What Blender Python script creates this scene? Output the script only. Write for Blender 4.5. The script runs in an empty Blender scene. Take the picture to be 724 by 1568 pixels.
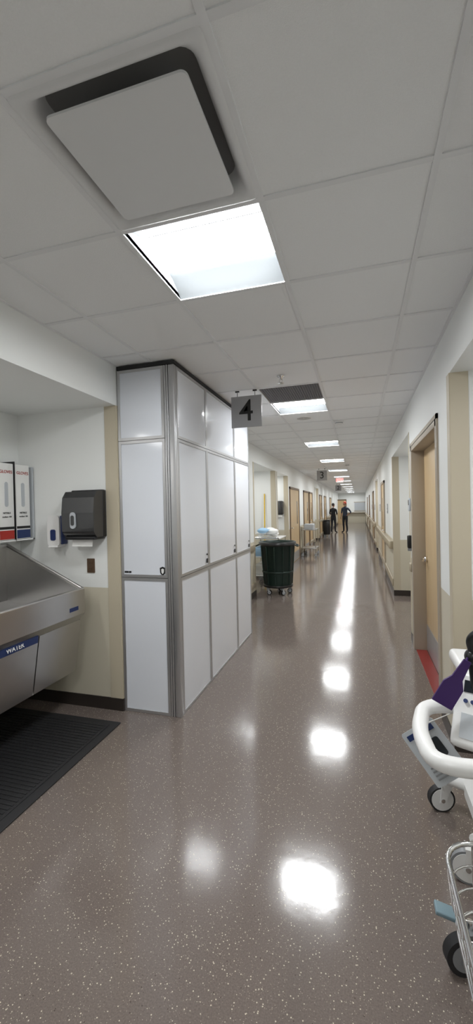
import bpy, bmesh, math, random
from mathutils import Vector, Matrix
random.seed(3)
scene=bpy.context.scene
COL=scene.collection

# ------------------------------------------------------------------ materials
def mat(name,col,rough=.5,metal=0,emit=0,ecol=None,spec=.5,noise=0,nscale=20,bump=0,bscale=200,coat=0):
    m=bpy.data.materials.new(name); m.use_nodes=True
    nt=m.node_tree; b=nt.nodes['Principled BSDF']
    b.inputs['Base Color'].default_value=(*col,1); b.inputs['Roughness'].default_value=rough
    b.inputs['Metallic'].default_value=metal; b.inputs['Specular IOR Level'].default_value=spec
    b.inputs['Coat Weight'].default_value=coat
    if emit: 
        b.inputs['Emission Color'].default_value=(*(ecol or col),1); b.inputs['Emission Strength'].default_value=emit
    if noise or bump:
        tc=nt.nodes.new('ShaderNodeTexCoord')
    if noise:
        n=nt.nodes.new('ShaderNodeTexNoise'); n.inputs['Scale'].default_value=nscale; n.inputs['Detail'].default_value=4
        nt.links.new(tc.outputs['Object'],n.inputs['Vector'])
        mx=nt.nodes.new('ShaderNodeMix'); mx.data_type='RGBA'
        mx.inputs['A'].default_value=(*[c*(1-noise) for c in col],1); mx.inputs['B'].default_value=(*[min(1,c*(1+noise)) for c in col],1)
        nt.links.new(n.outputs['Fac'],mx.inputs['Factor']); nt.links.new(mx.outputs['Result'],b.inputs['Base Color'])
    if bump:
        n=nt.nodes.new('ShaderNodeTexNoise'); n.inputs['Scale'].default_value=bscale; n.inputs['Detail'].default_value=3
        nt.links.new(tc.outputs['Object'],n.inputs['Vector'])
        bp=nt.nodes.new('ShaderNodeBump'); bp.inputs['Strength'].default_value=bump; bp.inputs['Distance'].default_value=.01
        nt.links.new(n.outputs['Fac'],bp.inputs['Height']); nt.links.new(bp.outputs['Normal'],b.inputs['Normal'])
    return m

def floor_mat():
    m=bpy.data.materials.new('speckled_vinyl'); m.use_nodes=True; nt=m.node_tree; L=nt.links
    b=nt.nodes['Principled BSDF']; N=nt.nodes.new
    tc=N('ShaderNodeTexCoord')
    base=N('ShaderNodeTexNoise'); base.inputs['Scale'].default_value=180; base.inputs['Detail'].default_value=3
    L.new(tc.outputs['Object'],base.inputs['Vector'])
    cr=N('ShaderNodeValToRGB'); cr.color_ramp.elements[0].position=.3; cr.color_ramp.elements[1].position=.7
    cr.color_ramp.elements[0].color=(.150,.121,.107,1); cr.color_ramp.elements[1].color=(.208,.172,.154,1)
    L.new(base.outputs['Fac'],cr.inputs['Fac'])
    prev=cr.outputs['Color']
    for sc,dist,gate,col in ((85,.19,.60,(.68,.61,.49,1)),(160,.20,.70,(.46,.40,.33,1)),(70,.16,.93,(.09,.07,.06,1))):
        v=N('ShaderNodeTexVoronoi'); v.inputs['Scale'].default_value=sc
        L.new(tc.outputs['Object'],v.inputs['Vector'])
        a=N('ShaderNodeMath'); a.operation='LESS_THAN'; a.inputs[1].default_value=dist; L.new(v.outputs['Distance'],a.inputs[0])
        sp=N('ShaderNodeSeparateColor'); L.new(v.outputs['Color'],sp.inputs[0])
        g=N('ShaderNodeMath'); g.operation='GREATER_THAN'; g.inputs[1].default_value=gate; L.new(sp.outputs[0],g.inputs[0])
        mu=N('ShaderNodeMath'); mu.operation='MULTIPLY'; L.new(a.outputs[0],mu.inputs[0]); L.new(g.outputs[0],mu.inputs[1])
        mx=N('ShaderNodeMix'); mx.data_type='RGBA'; L.new(mu.outputs[0],mx.inputs['Factor']); L.new(prev,mx.inputs['A']); mx.inputs['B'].default_value=col
        prev=mx.outputs['Result']
    L.new(prev,b.inputs['Base Color'])
    b.inputs['Roughness'].default_value=.13; b.inputs['Specular IOR Level'].default_value=.8
    w=N('ShaderNodeTexNoise'); w.inputs['Scale'].default_value=6; w.inputs['Detail'].default_value=4; L.new(tc.outputs['Object'],w.inputs['Vector'])
    bp=N('ShaderNodeBump'); bp.inputs['Strength'].default_value=.09; bp.inputs['Distance'].default_value=.01
    L.new(w.outputs['Fac'],bp.inputs['Height']); L.new(bp.outputs['Normal'],b.inputs['Normal'])
    return m

M={}
M['floor']=floor_mat()
M['red']=mat('red_vinyl',(.25,.03,.025),.35)
M['tile']=mat('ceiling_tile',(.90,.91,.915),.9,noise=.03,nscale=150,bump=.2,bscale=350)
M['tbar']=mat('ceiling_tbar_white',(.82,.83,.84),.45)
M['white']=mat('wall_paint_white',(.86,.875,.86),.5,bump=.03,bscale=250)
M['beige']=mat('wainscot_beige',(.62,.575,.46),.45)
M['guard']=mat('corner_guard_tan',(.56,.50,.38),.4)
M['railb']=mat('bumper_rail_tan',(.42,.36,.26),.35)
M['base']=mat('baseboard_dark',(.035,.028,.024),.35)
M['panel']=mat('enclosure_panel_white',(.78,.81,.87),.12)
M['alu']=mat('aluminium_profile',(.55,.55,.56),.38,.8)
M['black']=mat('black_plastic',(.012,.012,.013),.3)
M['smoke']=mat('smoked_plastic',(.03,.03,.032),.12,coat=.5)
M['rubber']=mat('black_rubber',(.02,.02,.022),.65)
M['matr']=mat('mat_rubber',(.018,.018,.02),.6,bump=.6,bscale=60)
M['steel']=mat('stainless_steel',(.54,.53,.52),.28,1,noise=.05,nscale=8)
M['chrome']=mat('chrome',(.75,.75,.75),.12,1)
M['signg']=mat('sign_grey',(.40,.40,.41),.4)
M['inkk']=mat('sign_black_ink',(.01,.01,.01),.4)
M['frame']=mat('door_frame_taupe',(.42,.36,.28),.4)
M['brown']=mat('brown_frame',(.16,.10,.055),.4)
M['outlet']=mat('brown_outlet_plate',(.10,.06,.035),.35)
M['dark']=mat('shadow_gap_dark',(.22,.22,.22),.8)
M['diff']=mat('diffuser_enamel',(.76,.77,.775),.4)
M['grille']=mat('return_grille_grey',(.28,.28,.29),.5)
M['lens']=mat('troffer_lens',(.9,.9,.9),.5,emit=58,ecol=(.97,.99,1))
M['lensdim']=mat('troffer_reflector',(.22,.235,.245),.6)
M['wplast']=mat('white_plastic',(.82,.82,.81),.3)
M['paper']=mat('paper_white',(.85,.85,.83),.7)
M['gplast']=mat('grey_plastic',(.25,.26,.27),.4)
M['lgrey']=mat('light_grey_plastic',(.5,.53,.56),.4)
M['pedal']=mat('brake_pedal_bluegrey',(.22,.32,.37),.4)
M['blue']=mat('blue_plastic',(.012,.03,.12),.4)
M['ltblue']=mat('pale_blue_linen',(.35,.55,.75),.8)
M['redp']=mat('red_label',(.42,.03,.02),.5)
M['purple']=mat('purple_strap',(.045,.012,.12),.5)
M['bin']=mat('dark_green_plastic',(.008,.024,.019),.4)
M['screen']=mat('dark_screen',(.02,.025,.03),.1)
M['exitr']=mat('exit_red_glow',(.8,.1,.1),.4,emit=2.5,ecol=(1,.12,.1))
M['exitw']=mat('exit_face',(.8,.75,.75),.4,emit=.5)
M['skin']=mat('skin',(.42,.23,.15),.5)
M['hair']=mat('dark_hair',(.02,.013,.01),.7)
M['cap']=mat('red_surgical_cap',(.45,.06,.03),.7)
M['shirtk']=mat('black_shirt',(.015,.015,.018),.8)
M['shirtb']=mat('blue_grey_scrubs',(.035,.045,.075),.8)
M['pant']=mat('dark_trousers',(.02,.022,.03),.8)
M['shoe']=mat('shoe_black',(.015,.015,.015),.5)
M['yellow']=mat('yellow_plastic',(.75,.5,.02),.4)
M['glass']=mat('dark_window_glass',(.03,.035,.04),.05)
def wood():
    m=mat('maple_door_wood',(.50,.33,.17),.35)
    nt=m.node_tree; b=nt.nodes['Principled BSDF']; tc=nt.nodes.new('ShaderNodeTexCoord'); mp=nt.nodes.new('ShaderNodeMapping')
    mp.inputs['Scale'].default_value=(12,12,1); n=nt.nodes.new('ShaderNodeTexNoise'); n.inputs['Scale'].default_value=3; n.inputs['Detail'].default_value=5
    cr=nt.nodes.new('ShaderNodeValToRGB'); cr.color_ramp.elements[0].color=(.58,.41,.22,1); cr.color_ramp.elements[1].color=(.72,.55,.33,1)
    nt.links.new(tc.outputs['Object'],mp.inputs[0]); nt.links.new(mp.outputs[0],n.inputs['Vector']); nt.links.new(n.outputs['Fac'],cr.inputs['Fac']); nt.links.new(cr.outputs['Color'],b.inputs['Base Color'])
    return m
M['wood']=wood()

# ------------------------------------------------------------------ mesh builder
class MB:
    def __init__(s): s.v=[];s.f=[];s.m=[];s.sm=[];s.mats=[]
    def mi(s,k):
        if k not in s.mats: s.mats.append(k)
        return s.mats.index(k)
    def add(s,vs,fs,k,smooth=False):
        o=len(s.v); s.v+= [tuple(v) for v in vs]; i=s.mi(k)
        for f in fs: s.f.append([o+a for a in f]); s.m.append(i); s.sm.append(smooth)
    def box(s,x0,x1,y0,y1,z0,z1,k,bev=0,seg=2,mx=None):
        if bev<=0:
            vs=[Vector((x,y,z)) for z in (z0,z1) for y in (y0,y1) for x in (x0,x1)]
            if mx: vs=[mx@v for v in vs]
            s.add(vs,[(0,2,3,1),(4,5,7,6),(0,1,5,4),(2,6,7,3),(0,4,6,2),(1,3,7,5)],k); return
        bm=bmesh.new(); bmesh.ops.create_cube(bm,size=1)
        for v in bm.verts: v.co=Vector(((x0+x1)/2+v.co.x*(x1-x0),(y0+y1)/2+v.co.y*(y1-y0),(z0+z1)/2+v.co.z*(z1-z0)))
        bmesh.ops.bevel(bm,geom=list(bm.edges),offset=bev,segments=seg,affect='EDGES',profile=.5)
        s.bm(bm,k,True,mx)
    def bm(s,bm,k,smooth=False,mx=None):
        bm.verts.index_update()
        vs=[(mx@v.co if mx else v.co) for v in bm.verts]; s.add(vs,[[v.index for v in f.verts] for f in bm.faces],k,smooth); bm.free()
    def quad(s,pts,k): s.add(pts,[tuple(range(len(pts)))],k)
    def cyl(s,p1,p2,r1,k,r2=None,seg=20,caps=True):
        p1=Vector(p1);p2=Vector(p2);r2=r1 if r2 is None else r2
        d=(p2-p1).normalized(); a=d.orthogonal().normalized(); b=d.cross(a)
        vs=[];
        for p,r in ((p1,r1),(p2,r2)):
            for i in range(seg):
                t=2*math.pi*i/seg; vs.append(p+(a*math.cos(t)+b*math.sin(t))*r)
        s.add(vs,[(i,(i+1)%seg,seg+(i+1)%seg,seg+i) for i in range(seg)],k,True)
        if caps:
            s.add(vs[:seg],[tuple(range(seg))[::-1]],k); s.add(vs[seg:],[tuple(range(seg))],k)
    def lathe(s,prof,c,k,seg=32,axis='Z'):
        vs=[];n=len(prof)
        for i in range(seg):
            t=2*math.pi*i/seg
            for r,h in prof:
                if axis=='Z': p=(c[0]+r*math.cos(t),c[1]+r*math.sin(t),c[2]+h)
                elif axis=='Y': p=(c[0]+r*math.cos(t),c[1]+h,c[2]+r*math.sin(t))
                else: p=(c[0]+h,c[1]+r*math.cos(t),c[2]+r*math.sin(t))
                vs.append(p)
        s.add(vs,[(i*n+j,((i+1)%seg)*n+j,((i+1)%seg)*n+j+1,i*n+j+1) for i in range(seg) for j in range(n-1)],k,True)
    def tube(s,pts,r,k,seg=10,closed=False):
        pts=[Vector(p) for p in pts]; n=len(pts); prev=None; vs=[]
        for i,p in enumerate(pts):
            if closed: d=pts[(i+1)%n]-pts[i-1]
            else: d=pts[min(i+1,n-1)]-pts[max(i-1,0)]
            d.normalize()
            a=d.orthogonal().normalized() if prev is None else (prev-d*prev.dot(d)).normalized()
            prev=a; b=d.cross(a)
            for j in range(seg):
                t=2*math.pi*j/seg; vs.append(p+(a*math.cos(t)+b*math.sin(t))*r)
        fs=[]
        for i in range(n if closed else n-1):
            for j in range(seg):
                i2=(i+1)%n; fs.append((i*seg+j,i*seg+(j+1)%seg,i2*seg+(j+1)%seg,i2*seg+j))
        s.add(vs,fs,k,True)
        if not closed: s.add(vs[:seg],[tuple(range(seg))[::-1]],k); s.add(vs[-seg:],[tuple(range(seg))],k)
    def prism(s,poly,axis,a,b,k,smooth=False,mx=None):
        def P(q,h):
            p=Vector({'x':(h,q[0],q[1]),'y':(q[0],h,q[1]),'z':(q[0],q[1],h)}[axis])
            return mx@p if mx else p
        n=len(poly); vs=[P(q,a) for q in poly]+[P(q,b) for q in poly]
        s.add(vs,[(i,(i+1)%n,n+(i+1)%n,n+i) for i in range(n)],k,smooth)
        s.add(vs[:n],[tuple(range(n))[::-1]],k); s.add(vs[n:],[tuple(range(n))],k)
    def sphere(s,c,r,k,seg=16,ring=10,mx=None):
        bm=bmesh.new(); bmesh.ops.create_uvsphere(bm,u_segments=seg,v_segments=ring,radius=1)
        rr=r if hasattr(r,'__len__') else (r,r,r)
        for v in bm.verts: v.co=Vector((c[0]+v.co.x*rr[0],c[1]+v.co.y*rr[1],c[2]+v.co.z*rr[2]))
        s.bm(bm,k,True,mx)
    def obj(s,name,parent=None,fix=True):
        me=bpy.data.meshes.new(name); me.from_pydata(s.v,[],s.f)
        for k in s.mats: me.materials.append(M[k] if isinstance(k,str) else k)
        me.polygons.foreach_set('material_index',s.m); me.polygons.foreach_set('use_smooth',s.sm)
        if fix:
            bm=bmesh.new(); bm.from_mesh(me); bmesh.ops.recalc_face_normals(bm,faces=bm.faces); bm.to_mesh(me); bm.free()
        me.update()
        o=bpy.data.objects.new(name,me); COL.objects.link(o)
        if parent: o.parent=parent
        return o
def rrect(cx,cy,w,h,r,n=5):
    o=[]
    for qx,qy,a0 in ((1,1,0),(-1,1,90),(-1,-1,180),(1,-1,270)):
        for i in range(n+1):
            t=math.radians(a0+90*i/n); o.append((cx+qx*(w/2-r)+r*math.cos(t),cy+qy*(h/2-r)+r*math.sin(t)))
    return o
def arc(pts,r=.05,n=6):
    pts=[Vector(p) for p in pts]; o=[pts[0]]
    for i in range(1,len(pts)-1):
        a=(pts[i-1]-pts[i]);b=(pts[i+1]-pts[i]); rr=min(r,a.length*.49,b.length*.49)
        p0=pts[i]+a.normalized()*rr;p2=pts[i]+b.normalized()*rr
        for j in range(n+1):
            t=j/n; o.append(p0*(1-t)**2+pts[i]*2*t*(1-t)+p2*t*t)
    o.append(pts[-1]); return o
def empty(name):
    e=bpy.data.objects.new(name,None); COL.objects.link(e); return e
def text(body,name,loc,size,k,rot,parent=None,ext=.0008,off=0,align='CENTER'):
    c=bpy.data.curves.new(name,'FONT'); c.body=body; c.size=size; c.extrude=ext; c.offset=off; c.align_x=align; c.align_y='CENTER'
    o=bpy.data.objects.new(name,c); COL.objects.link(o)
    bpy.context.view_layer.update()
    me=bpy.data.meshes.new_from_object(o.evaluated_get(bpy.context.evaluated_depsgraph_get()))
    bpy.data.objects.remove(o); me.materials.clear(); me.materials.append(M[k])
    for p in me.polygons: p.material_index=0
    n=bpy.data.objects.new(name,me); COL.objects.link(n); n.location=loc; n.rotation_euler=rot
    if parent: n.parent=parent
    return n
RY=(math.pi/2,0,0)
RXp=(math.pi/2,0,math.pi/2)

# ------------------------------------------------------------------ room
XL,XR,H=-1.87,.58,2.80
Y0,Y1=-4.5,40.0
SOF=2.48
X0,YG,T=-.944,.940,.6096

b=MB(); b.quad([(-3.2,Y0,0),(2.2,Y0,0),(2.2,Y1+.2,0),(-3.2,Y1+.2,0)],'floor'); b.obj('floor')

lights=[(0,1+5*k) for k in range(-1,13)]
diffs=[(0,0),(0,5)]
holes=set(lights)|set(diffs)
b=MB()
xs=[XL]+[X0+i*T for i in (-1,0,1,2)]+[XR]
rows=range(-9,65)
for j in rows:
    for a in range(len(xs)-1):
        if (a-2,j) in holes: continue
        y=YG+j*T
        b.quad([(xs[a],y,H),(xs[a],min(y+T,Y1),H),(xs[a+1],min(y+T,Y1),H),(xs[a+1],y,H)],'tile')
b.obj('ceiling',fix=False)
b=MB()
w=.012
for x in xs[1:-1]: b.box(x-w,x+w,Y0,Y1,H-.006,H+.02,'tbar')
for j in rows:
    y=YG+j*T
    if y<Y1: b.box(XL,XR,y-w,y+w,H-.005,H+.02,'tbar')
b.box(XL,XL+.02,Y0,Y1,H-.006,H,'tbar'); b.box(XR-.02,XR,Y0,Y1,H-.006,H,'tbar')
b.obj('trim_ceiling_grid')

def run(b,side,y0,y1,wain=1.0,z0=0):
    x,s=(XL,-1) if side=='L' else (XR,1)
    xo=x+s*.12
    b.box(min(x,xo),max(x,xo),y0,y1,wain,H,'white')
    b.box(min(x,xo),max(x,xo),y0,y1,0,wain,'beige')
def alcove(b,side,y0,y1,depth,wain=1.0):
    x,s=(XL,-1) if side=='L' else (XR,1)
    xb=x+s*depth; xo=x+s*.12
    b.box(min(x,xo),max(x,xo),y0,y1,SOF,H,'white')
    b.box(min(xo,xb),max(xo,xb),y0,y1,SOF,SOF+.05,'white')
    b.box(min(xb,xb+s*.1),max(xb,xb+s*.1),y0,y1,wain,SOF+.05,'white')
    b.box(min(xb,xb+s*.1),max(xb,xb+s*.1),y0,y1,0,wain,'beige')
    for ya,yb in ((y0-.1,y0),(y1,y1+.1)):
        b.box(min(x,xb),max(x,xb),ya,yb,wain,H,'white'); b.box(min(x,xb),max(x,xb),ya,yb,0,wain,'beige')
        g=.11
        yf=(yb if ya<y0 else ya); e=.004*(1 if ya<y0 else -1)
        b.box(min(x,x+s*g),max(x,x+s*g),min(yf,yf+e),max(yf,yf+e),.1,SOF,'guard')
        xf=x-s*.004
        b.box(min(x,xf),max(x,xf),min(yf,yf-(.08 if ya<y0 else -.08)),max(yf,yf-(.08 if ya<y0 else -.08)),.1,SOF,'guard')
Lal=[(-.3,2.95,.99),(7.5,9.55,.99),(9.8,11.3,.99),(18.6,20.2,.9)]
Ral=[(.2,3.0,.75),(5.35,7.9,.75),(14.0,15.6,.7)]
for side,al,nm in (('L',Lal,'wall_left'),('R',Ral,'wall_right')):
    b=MB(); y=Y0
    for a0,a1,d in al:
        if side=='R' and a0==5.35:
            run(b,side,3.1,3.45); run(b,side,5.06,a0-.1)
            b.box(XR,XR+.12,3.45,5.06,2.28,H,'white')
            b.box(XR+.19,XR+.3,3.1,5.2,0,H,'white')
        else:
            run(b,side,y,a0-.1)
        alcove(b,side,a0,a1,d); y=a1+.1
    run(b,side,y,Y1)
    b.obj(nm)
b=MB(); b.box(-3.2,2.2,Y1,Y1+.1,0,H,'white'); b.obj('wall_end')
b=MB(); b.box(-3.2,2.2,Y0-.1,Y0,0,H,'white'); b.obj('wall_back')

def bb(name,side,al):
    b=MB(); x,s=(XL,-1) if side=='L' else (XR,1)
    def seg(ya,yb):
        b.box(min(x,x-s*.008),max(x,x-s*.008),ya,yb,0,.1,'base')
    y=Y0
    for a0,a1,d in al:
        if side=='R' and a0==5.35: seg(3.0,3.42); seg(5.1,a0)
        else: seg(y,a0)
        xb=x+s*d
        b.box(min(xb,xb-s*.008),max(xb,xb-s*.008),a0,a1,0,.1,'base')
        b.box(min(x-s*.008,xb),max(x-s*.008,xb),a1-.008,a1,0,.1,'base')
        b.box(min(x-s*.008,xb),max(x-s*.008,xb),a0,a0+.008,0,.1,'base')
        y=a1
    seg(y,Y1); b.obj(name)
bb('baseboard_left','L',Lal); bb('baseboard_right','R',Ral)

b=MB()
def bump(xw,s,ya,yb,z,h=.12,t=.03):
    b.box(min(xw,xw-s*t),max(xw,xw-s*t),ya,yb,z-h/2,z+h/2,'railb',.012)
for ya,yb in ((8.0,13.8),(15.8,24),(25.4,39.8)):
    bump(XR,1,ya,yb,.90,.14,.07); bump(XR,1,ya,yb,.22,.14,.025)
bump(XR,1,5.12,5.24,.90,.1)
b.obj('trim_rail_right')
b=MB()
for ya,yb in ((5.3,7.4),(13.8,14.4),(16.2,18.4),(20.4,23),(25,39.8)):
    bump(XL,-1,ya,yb,.9,.12); bump(XL,-1,ya,yb,.22,.1)
b.obj('trim_rail_left')

# ------------------------------------------------------------------ troffers
for n,(i,j) in enumerate(lights):
    x=X0+i*T; y=YG+j*T; b=MB()
    x0,x1,y0,y1=x+.012,x+T-.012,y+.012,y+T-.012
    z=H; zt=H+.07
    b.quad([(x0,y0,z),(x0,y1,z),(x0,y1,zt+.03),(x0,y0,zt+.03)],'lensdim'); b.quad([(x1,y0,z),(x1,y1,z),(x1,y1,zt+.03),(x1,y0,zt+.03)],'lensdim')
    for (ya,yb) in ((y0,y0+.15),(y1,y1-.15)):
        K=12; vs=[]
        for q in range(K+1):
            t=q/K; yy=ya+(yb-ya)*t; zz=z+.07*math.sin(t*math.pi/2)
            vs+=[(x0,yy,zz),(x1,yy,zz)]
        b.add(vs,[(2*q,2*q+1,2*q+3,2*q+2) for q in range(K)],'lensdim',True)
    pr=[(y0+.15,zt-.005)]+[(y0+.15+(y1-y0-.3)*t,zt-.035*math.sin(math.pi*t)**.6-.01) for t in (.15,.3,.5,.7,.85)]+[(y1-.15,zt-.005)]
    for p,q in zip(pr,pr[1:]): b.quad([(x0,p[0],p[1]),(x0,q[0],q[1]),(x1,q[0],q[1]),(x1,p[0],p[1])],'lens')
    b.obj('ceiling_light_panel')
for (side,al) in (('L',Lal),('R',Ral)):
    for a0,a1,d in al:
        x,s=(XL,-1) if side=='L' else (XR,1)
        l=bpy.data.lights.new('alcove_fill_light','AREA'); l.shape='RECTANGLE'; l.size=.12; l.size_y=.9; l.energy=8; l.color=(1,.985,.96)  # added fill lamp to brighten the alcove walls; no visible fixture
        o=bpy.data.objects.new('alcove_fill_light',l); COL.objects.link(o); o.location=(x+s*d*.5,(a0+a1)/2,SOF-.01)

# ------------------------------------------------------------------ diffusers
def diffuser(i,j,name='air_diffuser',pk='diff',rk='diff'):
    x=X0+(i+.5)*T; y=YG+(j+.5)*T; b=MB()
    rings=[(.298,.02,-.003),(.29,.02,-.010),(.276,.03,-.010),(.264,.035,-.002),(.254,.045,.012),(.246,.05,.03),(.240,.05,.048),(.236,.05,.06)]
    R=[]
    for hw,r,z in rings: R.append([(p[0],p[1],H+z) for p in rrect(x,y,2*hw,2*hw,r)])
    n=len(R[0])
    vs=[p for a in R for p in a]
    b.add(vs,[(m*n+q,m*n+(q+1)%n,(m+1)*n+(q+1)%n,(m+1)*n+q) for m in range(len(R)-1) for q in range(n)],rk,True)
    b.quad(R[-1],'dark')
    b.prism(rrect(x,y,.45,.45,.02),'z',H-.022,H-.014,pk)
    for dx,dy in ((-.1,-.1),(.1,-.1),(-.1,.1),(.1,.1)): b.cyl((x+dx,y+dy,H-.016),(x+dx,y+dy,H+.059),.006,'alu',seg=8)
    b.obj(name)
diffuser(0,0)
b=MB(); x=X0; y=YG+5*T
b.box(x+.012,x+T-.012,y+.012,y+T-.012,H+.01,H+.02,'grille')
for q in range(24):
    yy=y+.03+q*.0235; b.box(x+.03,x+T-.03,yy,yy+.004,H-.002,H+.01,'grille')
for q in range(24):
    xx=x+.03+q*.0235; b.box(xx,xx+.004,y+.03,y+T-.03,H-.002,H+.01,'grille')
b.obj('return_air_grille')
b=MB(); c=(-.647,3.67,H)
b.lathe([(0,-.002),(.035,-.002),(.035,-.008),(.012,-.02),(.012,-.035),(0,-.035)],c,'chrome',20)
for s in (-1,1): b.tube([(c[0]+s*.012,c[1],H-.03),(c[0]+s*.016,c[1],H-.05),(c[0],c[1],H-.068)],.003,'chrome',6)
b.lathe([(0,-.067),(.03,-.067),(.03,-.07),(0,-.07)],c,'chrome',20); b.obj('fire_sprinkler')
def detector(x,y,z=H,name='smoke_detector'):
    b=MB(); b.lathe([(0,0),(.062,0),(.062,-.012),(.05,-.018),(.052,-.03),(.04,-.042),(0,-.045)],(x,y,z),'wplast',28)
    b.lathe([(.0515,-.019),(.053,-.028)],(x,y,z),'gplast',28); b.obj(name)
detector(-.245,5.93); detector(-.3,12.2)
b=MB(); b.lathe([(0,-.004),(.085,-.004),(.088,-.006),(.10,-.007),(.105,0)],(-.68,5.53,H),'wplast',32)
for rr in (.02,.04,.06,.08): b.lathe([(rr,-.0045),(rr+.004,-.0055),(rr+.008,-.0045)],(-.68,5.53,H),'grille',28)
b.obj('ceiling_speaker')

# ------------------------------------------------------------------ containment partition
b=MB()
ex0,ex1,ey0,ey1,ez=-1.862,-1.36,2.96,5.20,2.765
Z=[0.0,1.09,2.19,2.76]
def pan_front(x0,x1,z0,z1,y):
    f=.022
    b.box(x0+f,x1-f,y+.006,y+.02,z0+f,z1-f,'panel')
    for a in ((x0,x0+f,z0,z1),(x1-f,x1,z0,z1),(x0+f,x1-f,z0,z0+f),(x0+f,x1-f,z1-f,z1)): b.box(a[0],a[1],y,y+.03,a[2],a[3],'alu')
def pan_side(y0,y1,z0,z1,x):
    f=.022
    b.box(x-.02,x-.006,y0+f,y1-f,z0+f,z1-f,'panel')
    for a in ((y0,y0+f,z0,z1),(y1-f,y1,z0,z1),(y0+f,y1-f,z0,z0+f),(y0+f,y1-f,z1-f,z1)): b.box(x-.03,x,a[0],a[1],a[2],a[3],'alu')
yc=[3.01,3.66,4.56,5.20]
for z0,z1 in zip(Z,Z[1:]):
    pan_front(ex0,-1.45,z0+.002,z1-.002,ey0)
    for y0,y1 in zip(yc,yc[1:]): pan_side(y0+.001,y1-.001,z0+.002,z1-.002,ex1)
for k,(xa,xb_,d) in enumerate(((-1.448,-1.432,.0),(-1.426,-1.413,-.004),(-1.408,-1.36,.0))):
    b.box(xa,xb_,ey0+d,ey0+.05,0,2.76,'alu',.002)
b.box(-1.45,-1.365,ey0+.012,ey0+.05,0,2.76,'alu')
b.box(ex0,ex1+.004,ey0-.004,ey0+.03,2.762,2.79,'rubber'); b.box(ex1-.03,ex1+.006,ey0,ey1,2.762,2.79,'rubber')
b.box(ex0,ex1-.03,ey1-.02,ey1-.005,0,2.74,'panel')
for y in (3.62,4.51,5.14):
    b.box(ex1,ex1+.004,y-.035,y,1.13,1.17,'inkk'); b.box(ex1,ex1+.004,y-.03,y-.005,1.20,1.215,'inkk')
b.prism([(-1.520,1.17),(-1.495,1.18),(-1.470,1.17),(-1.474,1.13),(-1.495,1.105),(-1.516,1.13)],'y',ey0+.002,ey0+.006,'inkk')
b.prism([(-1.507,1.16),(-1.495,1.166),(-1.483,1.16),(-1.485,1.135),(-1.495,1.122),(-1.505,1.135)],'y',ey0+.001,ey0+.002,'wplast')
b.box(-1.835,-1.80,ey0+.003,ey0+.006,1.125,1.14,'inkk'); b.box(-1.795,-1.775,ey0+.003,ey0+.006,1.125,1.14,'inkk')
b.obj('dust_containment_partition')

# ------------------------------------------------------------------ hanging signs
def sign(t,x,y,z0=2.43,s=.31):
    e=empty('hanging_number_sign')
    b=MB(); b.box(x-s/2,x+s/2,y-.006,y+.006,z0,z0+s,'signg',.002)
    for dx in (-.09,.09):
        b.cyl((x+dx,y,z0+s-.005),(x+dx,y,H-.004),.003,'inkk',seg=8); b.box(x+dx-.02,x+dx+.02,y-.008,y+.008,H-.018,H-.006,'inkk')
    b.obj('board',e); text(t,'numeral',(x,y-.0075,z0+s*.5),.30,'inkk',RY,e,off=.001)
sign('4',-1.055,3.99); sign('3',-1.09,13.13); sign('2',-1.05,22.88)
e=empty('exit_sign'); b=MB(); b.box(-.91,-.61,17.98,18.02,2.62,2.79,'exitw',.004); b.obj('housing',e)
text('EXIT','lettering',(-.76,17.977,2.705),.15,'exitr',RY,e,off=.004)

# ------------------------------------------------------------------ scrub sink
e=empty('scrub_sink'); b=MB(); sy0,sy1=.9,2.80; xb=-2.855
prof=[(xb,1.36),(xb,.40),(-2.45,.34),(-2.20,.36),(-2.14,.78),(-2.10,.83),(-2.10,1.01),(-2.13,1.02)]
b.prism(prof,'y',sy1-.03,sy1,'steel'); b.prism(prof,'y',sy0,sy0+.03,'steel')
b.box(xb,xb+.02,sy0,sy1,.40,1.37,'steel')
b.prism([(xb+.02,.90),(-2.18,.78),(-2.14,.78),(-2.13,1.0),(-2.10,1.015),(-2.10,.83),(-2.14,.77),(-2.2,.74),(xb+.02,.86)],'y',sy0+.03,sy1-.03,'steel')
b.tube([(-2.115,sy0,1.015),(-2.115,sy1,1.015)],.016,'steel',10)
b.tube([(xb+.01,sy1-.01,1.365),(-2.115,sy1-.01,1.022)],.012,'steel',8)
for ya,yb in ((sy0+.01,1.62),(1.63,2.34),(2.35,sy1-.01)):
    b.prism([(-2.135,.775),(-2.20,.36),(-2.23,.36),(-2.165,.775)],'y',ya,yb,'steel')
b.prism([(-2.20,.36),(-2.45,.335),(-2.45,.35),(-2.21,.38)],'y',sy0+.01,sy1-.01,'steel')
b.prism([(-2.126,.785),(-2.133,.735),(-2.140,.735),(-2.134,.785)],'y',1.85,2.33,'blue')
b.prism([(-2.0985,.90),(-2.0985,.87),(-2.10,.87),(-2.10,.90)],'y',2.62,2.72,'blue')
b.obj('basin',e)
text('WATER','label',(-2.127,2.13,.762),.042,'wplast',(math.radians(83),0,math.pi/2),e,off=.0006)
for fy in (1.35,2.36):
    b=MB(); b.box(xb+.02,xb+.07,fy-.09,fy+.09,1.12,1.24,'steel',.01)
    b.tube(arc([(xb+.06,fy,1.18),(xb+.10,fy,1.18),(xb+.14,fy,1.36),(xb+.30,fy,1.36),(xb+.34,fy,1.22)],.06),.012,'chrome',12)
    b.cyl((xb+.34,fy,1.22),(xb+.345,fy,1.17),.016,'chrome'); b.obj('faucet',e)

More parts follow.
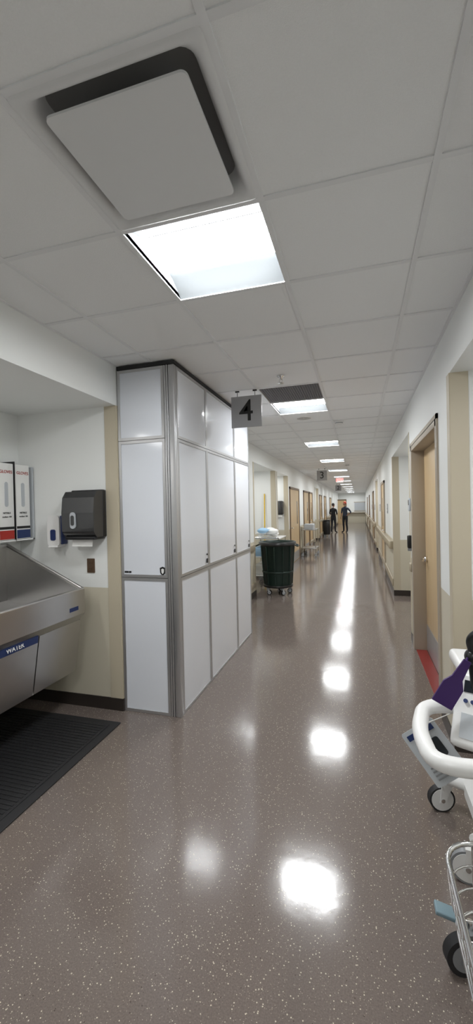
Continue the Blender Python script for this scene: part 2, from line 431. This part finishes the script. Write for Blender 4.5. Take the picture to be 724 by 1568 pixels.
b=MB(); b.box(-2.82,-1.78,.4,2.77,0,.010,'rubber',.004); b.box(-2.77,-1.84,.46,2.71,.010,.016,'matr',.003)
for q in range(70):
    yy=.5+q*.032
    if yy<2.68: b.box(-2.75,-1.86,yy,yy+.014,.016,.019,'rubber')
b.obj('anti_fatigue_mat')

e=empty('glove_box_holder'); b=MB(); gx=-2.855; gd=.16
b.box(gx,gx+.012,2.38,2.94,1.40,2.05,'black'); b.box(gx,gx+gd,2.38,2.94,1.40,1.412,'wplast')
b.box(gx,gx+gd,2.925,2.94,1.40,2.02,'lgrey')
for a in (2.38,2.565,2.735): b.box(gx,gx+gd,a,a+.008,1.40,2.05,'black')
b.obj('rack',e)
for q,(ya,c2) in enumerate(((2.395,'blue'),(2.58,'redp'),(2.75,'blue'))):
    b=MB(); b.box(gx+.014,gx+gd-.005,ya,ya+.15,1.415,2.03,'paper',.003)
    g=gx+gd-.005
    b.box(g,g+.0015,ya+.004,ya+.146,1.42,1.49,c2); b.box(g,g+.0015,ya+.004,ya+.146,1.50,1.52,'inkk')
    b.prism(rrect(ya+.075,1.78,.035,.2,.017),'x',g,g+.002,'lgrey')
    b.obj('glove_box_%d'%q,e)
    for zz,sz,tt in ((1.96,.035,'GLOVES'),(1.63,.022,'NITRILE'),(1.60,.018,'medium 100')): text(tt,'print',(g+.002,ya+.075,zz),sz,'inkk' if zz<1.9 else 'redp',RXp,e)

b=MB()
b.prism([(2.949,1.425),(2.82,1.425),(2.78,1.47),(2.775,1.62),(2.79,1.74),(2.83,1.79),(2.949,1.80)],'x',-2.28,-1.985,'smoke')
b.box(-2.283,-1.982,2.90,2.949,1.42,1.805,'black',.01)
b.box(-2.27,-1.995,2.80,2.94,1.405,1.43,'black',.005)
b.prism(rrect(-2.17,1.56,.05,.13,.024),'y',2.766,2.778,'lgrey',mx=None)
b.prism(rrect(-2.17,1.56,.03,.08,.014),'y',2.762,2.768,'smoke')
b.prism([(2.84,1.41),(2.83,1.35),(2.832,1.35),(2.845,1.41)],'x',-2.23,-2.04,'paper')
b.obj('paper_towel_dispenser')
b=MB(); b.prism(rrect(-2.435,1.475,.12,.25,.03),'y',2.86,2.949,'wplast',True); b.box(-2.385,-2.362,2.88,2.949,1.36,1.60,'blue',.008)
b.prism(rrect(-2.435,1.44,.05,.09,.015),'y',2.855,2.862,'blue'); b.cyl((-2.435,2.88,1.35),(-2.435,2.88,1.33),.012,'wplast')
b.prism([(2.949,1.34),(2.85,1.34),(2.855,1.35),(2.949,1.36)],'x',-2.48,-2.39,'wplast'); b.obj('soap_dispenser')
def outlet(x,y,z):
    b=MB(); b.prism(rrect(x,z,.072,.118,.006),'y',y-.006,y,'outlet')
    for dz in (-.025,.025):
        b.prism(rrect(x,z+dz,.034,.028,.008),'y',y-.009,y-.006,'outlet'); b.box(x-.008,x-.006,y-.0095,y-.009,z+dz-.005,z+dz+.005,'inkk'); b.box(x+.006,x+.008,y-.0095,y-.009,z+dz-.005,z+dz+.005,'inkk')
    b.obj('electrical_outlet')
outlet(-2.14,2.949,1.18)

# ------------------------------------------------------------------ trash bin on dolly
def castor(b,x,y,r=.05,wk='gplast',ang=0,h=None,t=.03,hub='lgrey',hr=.72):
    h=h or 2*r+.03
    mx=Matrix.Translation((x,y,0))@Matrix.Rotation(ang,4,'Z')
    c1=mx@Vector((0,-t/2,r)); c2=mx@Vector((0,t/2,r))
    b.cyl(c1,c2,r,wk,seg=28); b.cyl(mx@Vector((0,-t/2-.002,r)),mx@Vector((0,t/2+.002,r)),r*hr,hub,seg=24)
    b.cyl(mx@Vector((0,-t/2-.012,r)),mx@Vector((0,t/2+.012,r)),r*.16,'chrome',seg=12)
    for s in (-1,1):
        y0=s*(t/2+.008)
        b.prism([(-r*.25,r*.8),(r*.25,r*.8),(r*.75,h-.01),(-r*.1,h-.01)],'y',min(y0,y0-s*.004),max(y0,y0-s*.004),hub,mx=mx)
    b.box(-r*.15,r*.8,-t/2-.01,t/2+.01,h-.014,h-.004,hub,mx=mx)
    b.cyl(mx@Vector((r*.35,0,h-.006)),mx@Vector((r*.35,0,h+.02)),.011,'chrome',seg=12)
b=MB(); bx,by=-1.50,7.75
b.lathe([(0,.165),(.26,.165),(.265,.18),(.32,.93),(.345,.935),(.35,.95),(.35,.975),(.335,.985),(.318,.98),(.315,.93),(.25,.2),(0,.2)],(bx,by,0),'bin',40)
b.lathe([(.283,.40),(.296,.405),(.298,.43),(.286,.44)],(bx,by,0),'bin',40)
for a in range(12):
    t=a*math.pi/6; b.tube([(bx+.268*math.cos(t),by+.268*math.sin(t),.2),(bx+.318*math.cos(t),by+.318*math.sin(t),.9)],.012,'bin',6)
for s in (-1,1): b.tube(arc([(bx+s*.33,by-.09,.93),(bx+s*.40,by-.09,.90),(bx+s*.40,by+.09,.90),(bx+s*.33,by+.09,.93)],.03),.013,'bin',8)
b.lathe([(0,.135),(.27,.135),(.28,.14),(.28,.175),(.27,.18),(.255,.18)],(bx,by,0),'black',32)
for a in range(5):
    t=a*2*math.pi/5+.3; castor(b,bx+.22*math.cos(t),by+.22*math.sin(t),.045,'rubber',a,.13)
b.lathe([(.316,.90),(.338,.985),(.353,.975),(.354,.93)],(bx,by,0),'black',40)
b.obj('rolling_trash_can')

b=MB(); cx0,cx1,cy0,cy1=-2.15,-1.55,8.25,9.05
for z in (.22,.6,.98): b.box(cx0,cx1,cy0,cy1,z,z+.025,'wplast',.005)
for x in (cx0+.02,cx1-.02):
    for y in (cy0+.02,cy1-.02): b.cyl((x,y,.14),(x,y,1.0),.014,'chrome',seg=12); castor(b,x,y,.05,'gplast',.4)
b.tube(arc([(cx0+.02,cy0,1.0),(cx0+.02,cy0-.12,1.02),(cx1-.02,cy0-.12,1.02),(cx1-.02,cy0,1.0)],.04),.012,'chrome')
for q in range(12):
    x=random.uniform(cx0+.12,cx1-.12); y=random.uniform(cy0+.12,cy1-.12)
    b.sphere((x,y,1.06+random.uniform(0,.09)),(.11,.12,.055),random.choice(['paper','ltblue','paper']),14,8)
b.box(cx0+.03,cx1-.03,cy0+.03,cy1-.03,.63,.80,'ltblue',.02); b.box(cx0+.05,cx1-.05,cy0+.05,cy1-.05,.25,.45,'paper',.02)
b.obj('linen_cart')
b=MB(); b.cyl((-2.12,9.4,.12),(-2.12,9.5,1.95),.014,'yellow'); b.box(-2.24,-2.0,9.3,9.45,.03,.12,'gplast',.02); b.obj('floor_mop')
b=MB(); 
for z in (.25,.85): b.box(-1.81,-1.35,13.55,14.4,z,z+.03,'steel',.005)
for x in (-1.79,-1.37):
    for y in (13.57,14.38): b.cyl((x,y,.12),(x,y,.9),.014,'chrome',seg=12); castor(b,x,y,.045,'gplast',.2)
b.box(-1.75,-1.45,13.7,14.2,.88,1.05,'lgrey',.02); b.obj('steel_utility_cart')
b=MB(); b.box(-1.84,-1.50,22.4,23.0,.12,.85,'black',.04); b.box(-1.85,-1.48,22.38,23.02,.85,.89,'black',.015)
for x in (-1.78,-1.56):
    for y in (22.5,22.9): castor(b,x,y,.045,'gplast',.2,.12)
b.obj('laundry_hamper')

b=MB(); b.prism([(-2.84,1.25),(-2.84,.45),(-2.3,.5),(-2.2,.80),(-2.2,.98)],'y',10.0,11.15,'steel'); b.obj('scrub_sink')
b=MB(); b.box(-2.25,-1.98,11.12,11.299,1.42,1.80,'smoke',.03); b.box(-2.22,-2.02,11.16,11.25,1.36,1.42,'paper'); b.obj('paper_towel_dispenser')
b=MB(); b.box(-2.42,-2.31,11.20,11.299,1.36,1.6,'wplast',.02); b.box(-2.40,-2.33,11.19,11.21,1.4,1.48,'blue',.01); b.obj('soap_dispenser')

# ------------------------------------------------------------------ doors
e=empty('door_1')
b=MB()
b.box(.70,.745,3.50,5.0,.008,2.22,'wood',.002)
b.box(.694,.70,3.52,4.98,.02,.30,'alu')
b.obj('leaf',e)
b=MB()
for ya,yb in ((3.45,3.50),(5.0,5.06)):
    b.box(.566,.755,ya,yb,0,2.28,'frame',.003)
b.box(.566,.755,3.45,5.06,2.22,2.28,'frame',.003)
b.box(.566,.580,3.42,3.46,0,2.31,'frame'); b.box(.566,.580,5.05,5.10,0,2.31,'frame'); b.box(.566,.58,3.42,5.10,2.27,2.31,'frame')
b.obj('frame',e)
b=MB(); b.lathe([(0,-.03),(.03,-.03),(.032,-.0),(0,0)],(.70,4.90,1.03),'chrome',20,'X'); b.tube(arc([(.68,4.90,1.03),(.64,4.90,1.03),(.64,4.77,1.03)],.02),.011,'chrome')
b.obj('lever_handle',e)
b=MB(); b.box(.585,.692,3.51,4.99,0.0,.006,'red'); b.obj('red_threshold')
b=MB(); b.box(XR-.03,XR,5.13,5.22,1.55,1.70,'lgrey',.008); b.box(XR-.034,XR-.03,5.145,5.205,1.62,1.68,'screen'); b.obj('card_reader')
b=MB(); b.box(XR-.05,XR,5.14,5.21,1.12,1.27,'black',.012); b.box(XR-.045,XR-.005,5.155,5.195,1.09,1.12,'gplast'); b.obj('door_release_button')

nd=2
def wdoor(side,y0,y1,leaf='wood',fr='brown',h=2.2):
    global nd
    x,s=(XL,-1) if side=='L' else (XR,1)
    e=empty('door_%d'%nd); nd+=1; b=MB()
    def bx(d0,d1,*a,**k):
        xa,xb_=x-s*d0,x-s*d1; b.box(min(xa,xb_),max(xa,xb_),*a,**k)
    bx(0,.03,y0,y0+.06,0,h,fr); bx(0,.03,y1-.06,y1,0,h,fr); bx(0,.03,y0,y1,h-.06,h,fr); b.obj('frame',e)
    b=MB(); bx(0,.012,y0+.06,y1-.06,.005,h-.06,leaf); 
    bx(.012,.014,y1-.5,y1-.35,1.1,1.8,'glass'); bx(.012,.014,y0+.1,y1-.1,.02,.28,'alu'); b.obj('leaf',e)
    b=MB(); 
    p=lambda d:x-s*d
    b.tube([(p(.012),y0+.14,1.03),(p(.06),y0+.14,1.03),(p(.06),y0+.26,1.03)],.012,'chrome',8); b.obj('lever_handle',e)
wdoor('L',11.55,13.4); wdoor('L',14.55,16.1); wdoor('L',16.3,17.4); wdoor('L',20.6,22.0); wdoor('L',23.4,24.9); wdoor('L',28,29.6)
wdoor('R',10.2,11.5,'wood','frame'); wdoor('R',17.5,18.9); wdoor('R',24.1,25.3); wdoor('R',30,31.4)
for y in (9.2,12.4,16.6,20.5):
    b=MB(); b.box(XR-.012,XR-.001,y,y+.2,1.45,1.65,'signg',.003); b.box(XR-.014,XR-.012,y+.03,y+.17,1.5,1.53,'wplast'); b.box(XR-.014,XR-.012,y+.06,y+.14,1.56,1.62,'wplast'); b.obj('room_name_plate')
b=MB(); b.box(-1.2,.55,39.93,39.99,0,.95,'beige'); b.box(-1.25,.57,39.7,39.99,.95,1.0,'frame'); b.box(-.4,.5,39.95,39.99,1.15,1.9,'lgrey'); b.box(-.45,.55,39.94,39.99,1.9,1.96,'frame'); b.box(-.45,.55,39.94,39.99,1.1,1.15,'frame')
b.obj('reception_counter')
b=MB(); b.box(-1.85,-1.15,38.5,38.55,0,2.1,'wood'); b.box(-1.86,-1.1,38.5,38.6,2.1,2.2,'brown'); b.box(-1.15,-1.08,38.5,38.6,0,2.2,'brown'); b.obj('door_%d'%nd)

# ------------------------------------------------------------------ medical monitor cart (right)
e=empty('patient_monitor_cart'); b=MB()
castor(b,.39,2.40,.066,'rubber',.25,.155,.035,'wplast',.86); castor(b,.42,1.97,.070,'gplast',-.1,.16,.035,'wplast',.86)
castor(b,.95,2.40,.066,'rubber',.5,.155,.035,'wplast'); castor(b,.95,1.97,.066,'rubber',.1,.155,.035,'wplast')
b.obj('castors',e)
b=MB()
b.prism(rrect(.69,2.19,.42,.40,.10,8),'z',.16,.22,'wplast',True)
for x,y in ((.40,2.40),(.43,1.97),(.95,2.40),(.95,1.97)): b.tube(arc([(x+.02,y,.175),(.69+(x-.69)*.5,2.19+(y-2.19)*.6,.19),(.69,2.19,.19)],.1),.03,'wplast',10)
b.prism(rrect(.70,2.18,.32,.30,.08,8),'z',.22,.30,'lgrey',True)
b.box(.58,.84,2.02,2.30,.28,.86,'wplast',.05,4)
b.box(.42,.95,1.70,2.32,.84,.90,'wplast',.025,3)
b.box(.44,.58,1.72,1.95,.55,.84,'wplast',.02)
b.obj('body',e)
b=MB(); hz=.885
b.tube(arc([(.50,1.72,hz),(.395,1.69,hz),(.215,1.655,hz),(.175,1.47,hz),(.19,1.29,hz),(.32,1.285,hz),(.46,1.38,hz),(.52,1.70,hz)],.07,7),.025,'wplast',16)
b.obj('push_handle',e)
mx=Matrix.Translation((.42,1.60,.90))@Matrix.Rotation(math.radians(-25),4,'Z')@Matrix.Rotation(math.radians(-30),4,'X')
b=MB(); b.box(-.11,.16,-.04,.03,-.13,.12,'wplast',.018,3,mx)
for (xa,xb_,za,zb,k) in ((-.08,-.04,.05,.09,'screen'),(-.03,.01,.05,.09,'screen'),(.02,.13,-.02,.09,'screen'),(-.08,.0,-.10,-.02,'lgrey')): b.box(xa,xb_,-.043,-.038,za,zb,k,0,2,mx)
for q in range(4): b.cyl(mx@Vector((-.07+.022*q,-.043,.02)),mx@Vector((-.07+.022*q,-.049,.02)),.007,'blue',seg=12)
b.box(.42,.6,1.60,1.85,.88,.95,'lgrey',.02)
b.obj('control_unit',e)
b=MB(); b.box(.45,.80,1.72,1.80,1.02,1.30,'wplast',.02); b.box(.47,.78,1.714,1.722,1.05,1.27,'screen'); b.cyl((.62,1.78,.88),(.62,1.78,1.05),.025,'gplast')
b.obj('monitor',e)
b=MB()
b.tube(arc([(.375,1.62,1.10),(.355,1.60,1.16),(.40,1.58,1.20),(.46,1.6,1.14)],.03),.014,'black',10); b.cyl((.385,1.62,.98),(.375,1.62,1.09),.02,'black'); b.sphere((.375,1.62,1.09),.03,'black'); 
b.tube(arc([(.40,1.62,1.0),(.43,1.52,.85),(.45,1.5,.6),(.5,1.6,.4),(.56,1.9,.35)],.1),.007,'black',8)
b.obj('cable_and_clamp',e)
b=MB(); mx=Matrix.Translation((.30,1.58,1.0))@Matrix.Rotation(math.radians(28),4,'Y')
b.prism([(-.012,.10),(.012,.10),(.018,.03),(.036,0),(.036,-.08),(-.034,-.08),(-.033,0),(-.018,.03)],'y',-.004,.004,'purple',mx=mx)
b.tube([mx@Vector((0,0,.09)),Vector((.35,1.6,1.09)),Vector((.37,1.62,1.07))],.004,'purple',6)
b.obj('strap_tag',e)
b=MB(); mx=Matrix.Translation((.26,1.72,.68))@Matrix.Rotation(math.radians(-38),4,'Y')@Matrix.Rotation(math.radians(-12),4,'X')
b.prism(rrect(0,0,.14,.21,.008),'y',-.002,.002,'lgrey',mx=mx); b.prism(rrect(.0,.01,.09,.07,.01),'y',-.004,-.002,'screen',mx=mx)
for q in range(4): b.box(-.05,.05,-.004,-.002,-.085+q*.014,-.079+q*.014,'gplast',mx=mx)
b.box(-.055,.055,-.004,-.002,.07,.09,'blue',mx=mx)
b.tube([mx@Vector((0,0,.10)),(.33,1.69,.86)],.002,'paper',6); b.obj('instruction_card',e)

# chrome wire basket cart (nearest right)
e=empty('wire_basket_cart'); b=MB(); bx0,bx1,by0,by1=.222,.67,.62,1.36
def ring(z,ins=0,r=.007):
    b.tube([(p[0],p[1],z) for p in rrect((bx0+bx1)/2,(by0+by1)/2,bx1-bx0-2*ins,by1-by0-2*ins,.09,6)],r,'chrome',8,True)
ring(.62,0,.007); ring(.56,.006,.003); ring(.50,.012,.003); ring(.44,.02,.005)
for q in range(11):
    y=by0+.06+q*(by1-by0-.12)/10
    b.tube(arc([(bx0,y,.62),(bx0+.02,y,.44),(bx1-.02,y,.44),(bx1,y,.62)],.03,4),.003,'chrome',6)
for q in range(5):
    x=bx0+.08+q*(bx1-bx0-.16)/4
    b.tube(arc([(x,by0,.62),(x,by0+.02,.44),(x,by1-.02,.44),(x,by1,.62)],.03,4),.003,'chrome',6)
b.obj('basket',e)
b=MB()
for x,y in ((.33,1.28),(.33,.72),(.58,.72),(.58,1.28)): b.cyl((x,y,.2),(x,y,.44),.012,'chrome',seg=12)
b.tube(arc([(.31,1.58,.17),(.33,1.3,.2),(.33,.7,.2),(.31,.5,.17)],.05),.016,'lgrey',10); b.tube(arc([(.62,1.58,.17),(.58,1.3,.2),(.58,.7,.2),(.62,.5,.17)],.05),.016,'lgrey',10)
b.box(.31,.60,.85,1.15,.185,.215,'lgrey',.01)
b.obj('frame',e)
b=MB()
for x,y in ((.34,1.58),(.62,1.56),(.34,.52),(.62,.52)): castor(b,x-.02,y,.065,'rubber',.25,.16,.036,'gplast')
mx=Matrix.Translation((.27,1.62,.165))@Matrix.Rotation(math.radians(12),4,'Y')
b.box(-.035,.045,-.025,.025,-.008,.008,'pedal',.004,2,mx)
b.obj('castors',e)
b=MB(); b.box(.33,.56,.80,1.15,.45,.53,'wplast',.02); b.tube(arc([(.36,1.1,.54),(.30,1.25,.57),(.45,1.28,.55),(.5,1.0,.56)],.06),.006,'gplast',8); b.obj('supplies',e)

# ------------------------------------------------------------------ people
def person(name,loc,rot,joints,edges,zones,headc,faceyaw,hair,hk):
    verts=[j[0] for j in joints]; rad=[j[1] for j in joints]
    me=bpy.data.meshes.new(name); me.from_pydata(verts,edges,[])
    o=bpy.data.objects.new(name,me); COL.objects.link(o)
    md=o.modifiers.new('skin','SKIN'); md.use_smooth_shade=True
    for i,v in enumerate(me.skin_vertices[0].data):
        r=rad[i]; v.radius=r if isinstance(r,tuple) else (r,r); v.use_root=(i==0)
    sb=o.modifiers.new('s','SUBSURF'); sb.levels=2; sb.render_levels=2
    bpy.context.view_layer.update()
    m2=bpy.data.meshes.new_from_object(o.evaluated_get(bpy.context.evaluated_depsgraph_get()))
    bpy.data.objects.remove(o)
    b=MB()
    vs=[v.co.copy() for v in m2.vertices]
    groups={}
    for p in m2.polygons: groups.setdefault(zones(p.center),[]).append(list(p.vertices))
    for k,fs in groups.items(): b.add(vs,fs,k,True)
    hm=Matrix.Translation(headc)@Matrix.Rotation(faceyaw,4,'Z')
    b.sphere((0,0,0),(.076,.094,.115),'skin',20,14,hm); b.sphere((0,.02,-.05),(.055,.065,.065),'skin',14,10,hm)
    b.sphere((0,.098,-.012),(.013,.018,.022),'skin',10,8,hm)
    for s in (-1,1):
        b.sphere((s*.077,-.005,-.01),(.010,.022,.032),'skin',10,8,hm); b.sphere((s*.03,.086,.012),(.011,.008,.007),'wplast',8,6,hm); b.sphere((s*.03,.092,.012),(.005,.004,.005),'inkk',8,6,hm)
    b.box(-.022,.022,.080,.090,-.058,-.050,'redp',.003,1,hm)
    b.sphere((0,-.014,.028),(.083,.098,.103),hk,20,14,hm)
    for h in hair:
        c,d,side=Vector(h[0]),Vector(h[1]).normalized(),h[2]
        sd=Vector((0,1,0)); sd=(sd-d*sd.dot(d)).normalized()
        b.sphere(c+d*.04,(.022,.036,.045),'skin',12,8)
        for q,(ln) in enumerate((.065,.075,.07,.055)):
            base=c+d*.075+sd*((q-1.5)*.019); mid=base+d*ln*.5; tip=mid+(d*.8+Vector((-side*.5,0,0)))*ln*.45
            b.tube([base,mid,tip],.008,'skin',7)
        b.tube([c+d*.02+sd*.03,c+d*.05+sd*.05,c+d*.08+sd*.052],.009,'skin',7)
    o=b.obj(name); o.location=loc; o.rotation_euler=(0,0,rot); return o
def std(sh,arm='down',lean=0.0,feet=.11):
    J=[((0,0,.95),(.155,.105)),((0,0,1.10),(.14,.10)),((0,.0,1.28),(.165,.11)),((0,-.01,1.42),(.15,.09)),((0,-.005,1.50),(.06,.055)),((0,.01,1.58),(.05,.05))]
    E=[(0,1),(1,2),(2,3),(3,4),(4,5)]
    hands=[]
    for s in (-1,1):
        n=len(J); f=feet*s
        J+=[((s*.095,0,.86),(.09,.095)),((f,.02,.50),(.062,.065)),((f*1.1,-.02,.30),(.052,.057)),((f*1.15,-.02,.09),(.04,.045)),((f*1.3,.07,.045),(.042,.035)),((f*1.45,.16,.035),(.04,.025))]
        E+=[(0,n),(n,n+1),(n+1,n+2),(n+2,n+3),(n+3,n+4),(n+4,n+5)]
        n=len(J)
        if arm=='down' or (arm=='hip' and s==1):
            J+=[((s*.19,-.01,1.41),.06),((s*.235,-.02,1.14),.045),((s*.24,.05,.90),.03)]; E+=[(3,n),(n,n+1),(n+1,n+2)]
            hands.append(((s*.24,.05,.90),(0,.12,-1),s))
        elif arm=='front':
            J+=[((s*.19,-.01,1.41),.06),((s*.24,.0,1.15),.046),((s*.12,.22,1.12),.032)]; E+=[(3,n),(n,n+1),(n+1,n+2)]
            hands.append(((s*.12,.22,1.12),(-s*.7,.6,.1),s))
        else:
            J+=[((s*.19,-.01,1.41),.06),((s*.36,-.07,1.18),.046),((s*.20,.02,1.02),.032)]; E+=[(3,n),(n,n+1),(n+1,n+2)]
            hands.append(((s*.21,.02,1.03),(-s*.9,.2,-.5),s))
    def zones(c):
        if c.z<.085: return 'shoe'
        if abs(c.x)>.185 and c.z<1.12 and c.z>.8: return 'skin'
        if c.z<.97: return 'pant'
        if c.z>1.52: return 'skin'
        if c.y>.1 and c.z>1.0: return 'skin'
        return sh
    return J,E,zones,hands
J,E,zn,hd=std('shirtk','front')
person('standing_man',(-1.52,26.0,0),math.radians(-25),J,E,zn,(0,.02,1.68),math.radians(-10),hd,'hair')
J,E,zn,hd=std('shirtb','hip',feet=.10)
o=person('standing_man',(-.83,26.1,0),math.radians(150),J,E,zn,(0,.02,1.69),math.radians(-50),hd,'cap'); o.scale=(1.04,1.04,1.04)

# ------------------------------------------------------------------ camera
cam=bpy.data.cameras.new('cam'); co=bpy.data.objects.new('camera',cam); COL.objects.link(co); scene.camera=co
f,yaw,pitch,roll=809.57569,0.28773,0.00942,-0.02214
fw=Vector((-math.sin(yaw)*math.cos(pitch),math.cos(yaw)*math.cos(pitch),-math.sin(pitch)))
r=Vector((math.cos(yaw),math.sin(yaw),0)); u=r.cross(fw)
r2=r*math.cos(roll)+u*math.sin(roll); u2=-r*math.sin(roll)+u*math.cos(roll)
co.matrix_world=Matrix((( r2.x,u2.x,-fw.x,0),(r2.y,u2.y,-fw.y,0),(r2.z,u2.z,-fw.z,1.62978),(0,0,0,1)))
cam.sensor_fit='VERTICAL'; cam.sensor_height=36; cam.sensor_width=36; cam.lens=36*f/2000; cam.clip_start=.02
w=bpy.data.worlds.new('world'); scene.world=w; w.use_nodes=True; w.node_tree.nodes['Background'].inputs[0].default_value=(.5,.5,.5,1)
scene.view_settings.view_transform='Standard'
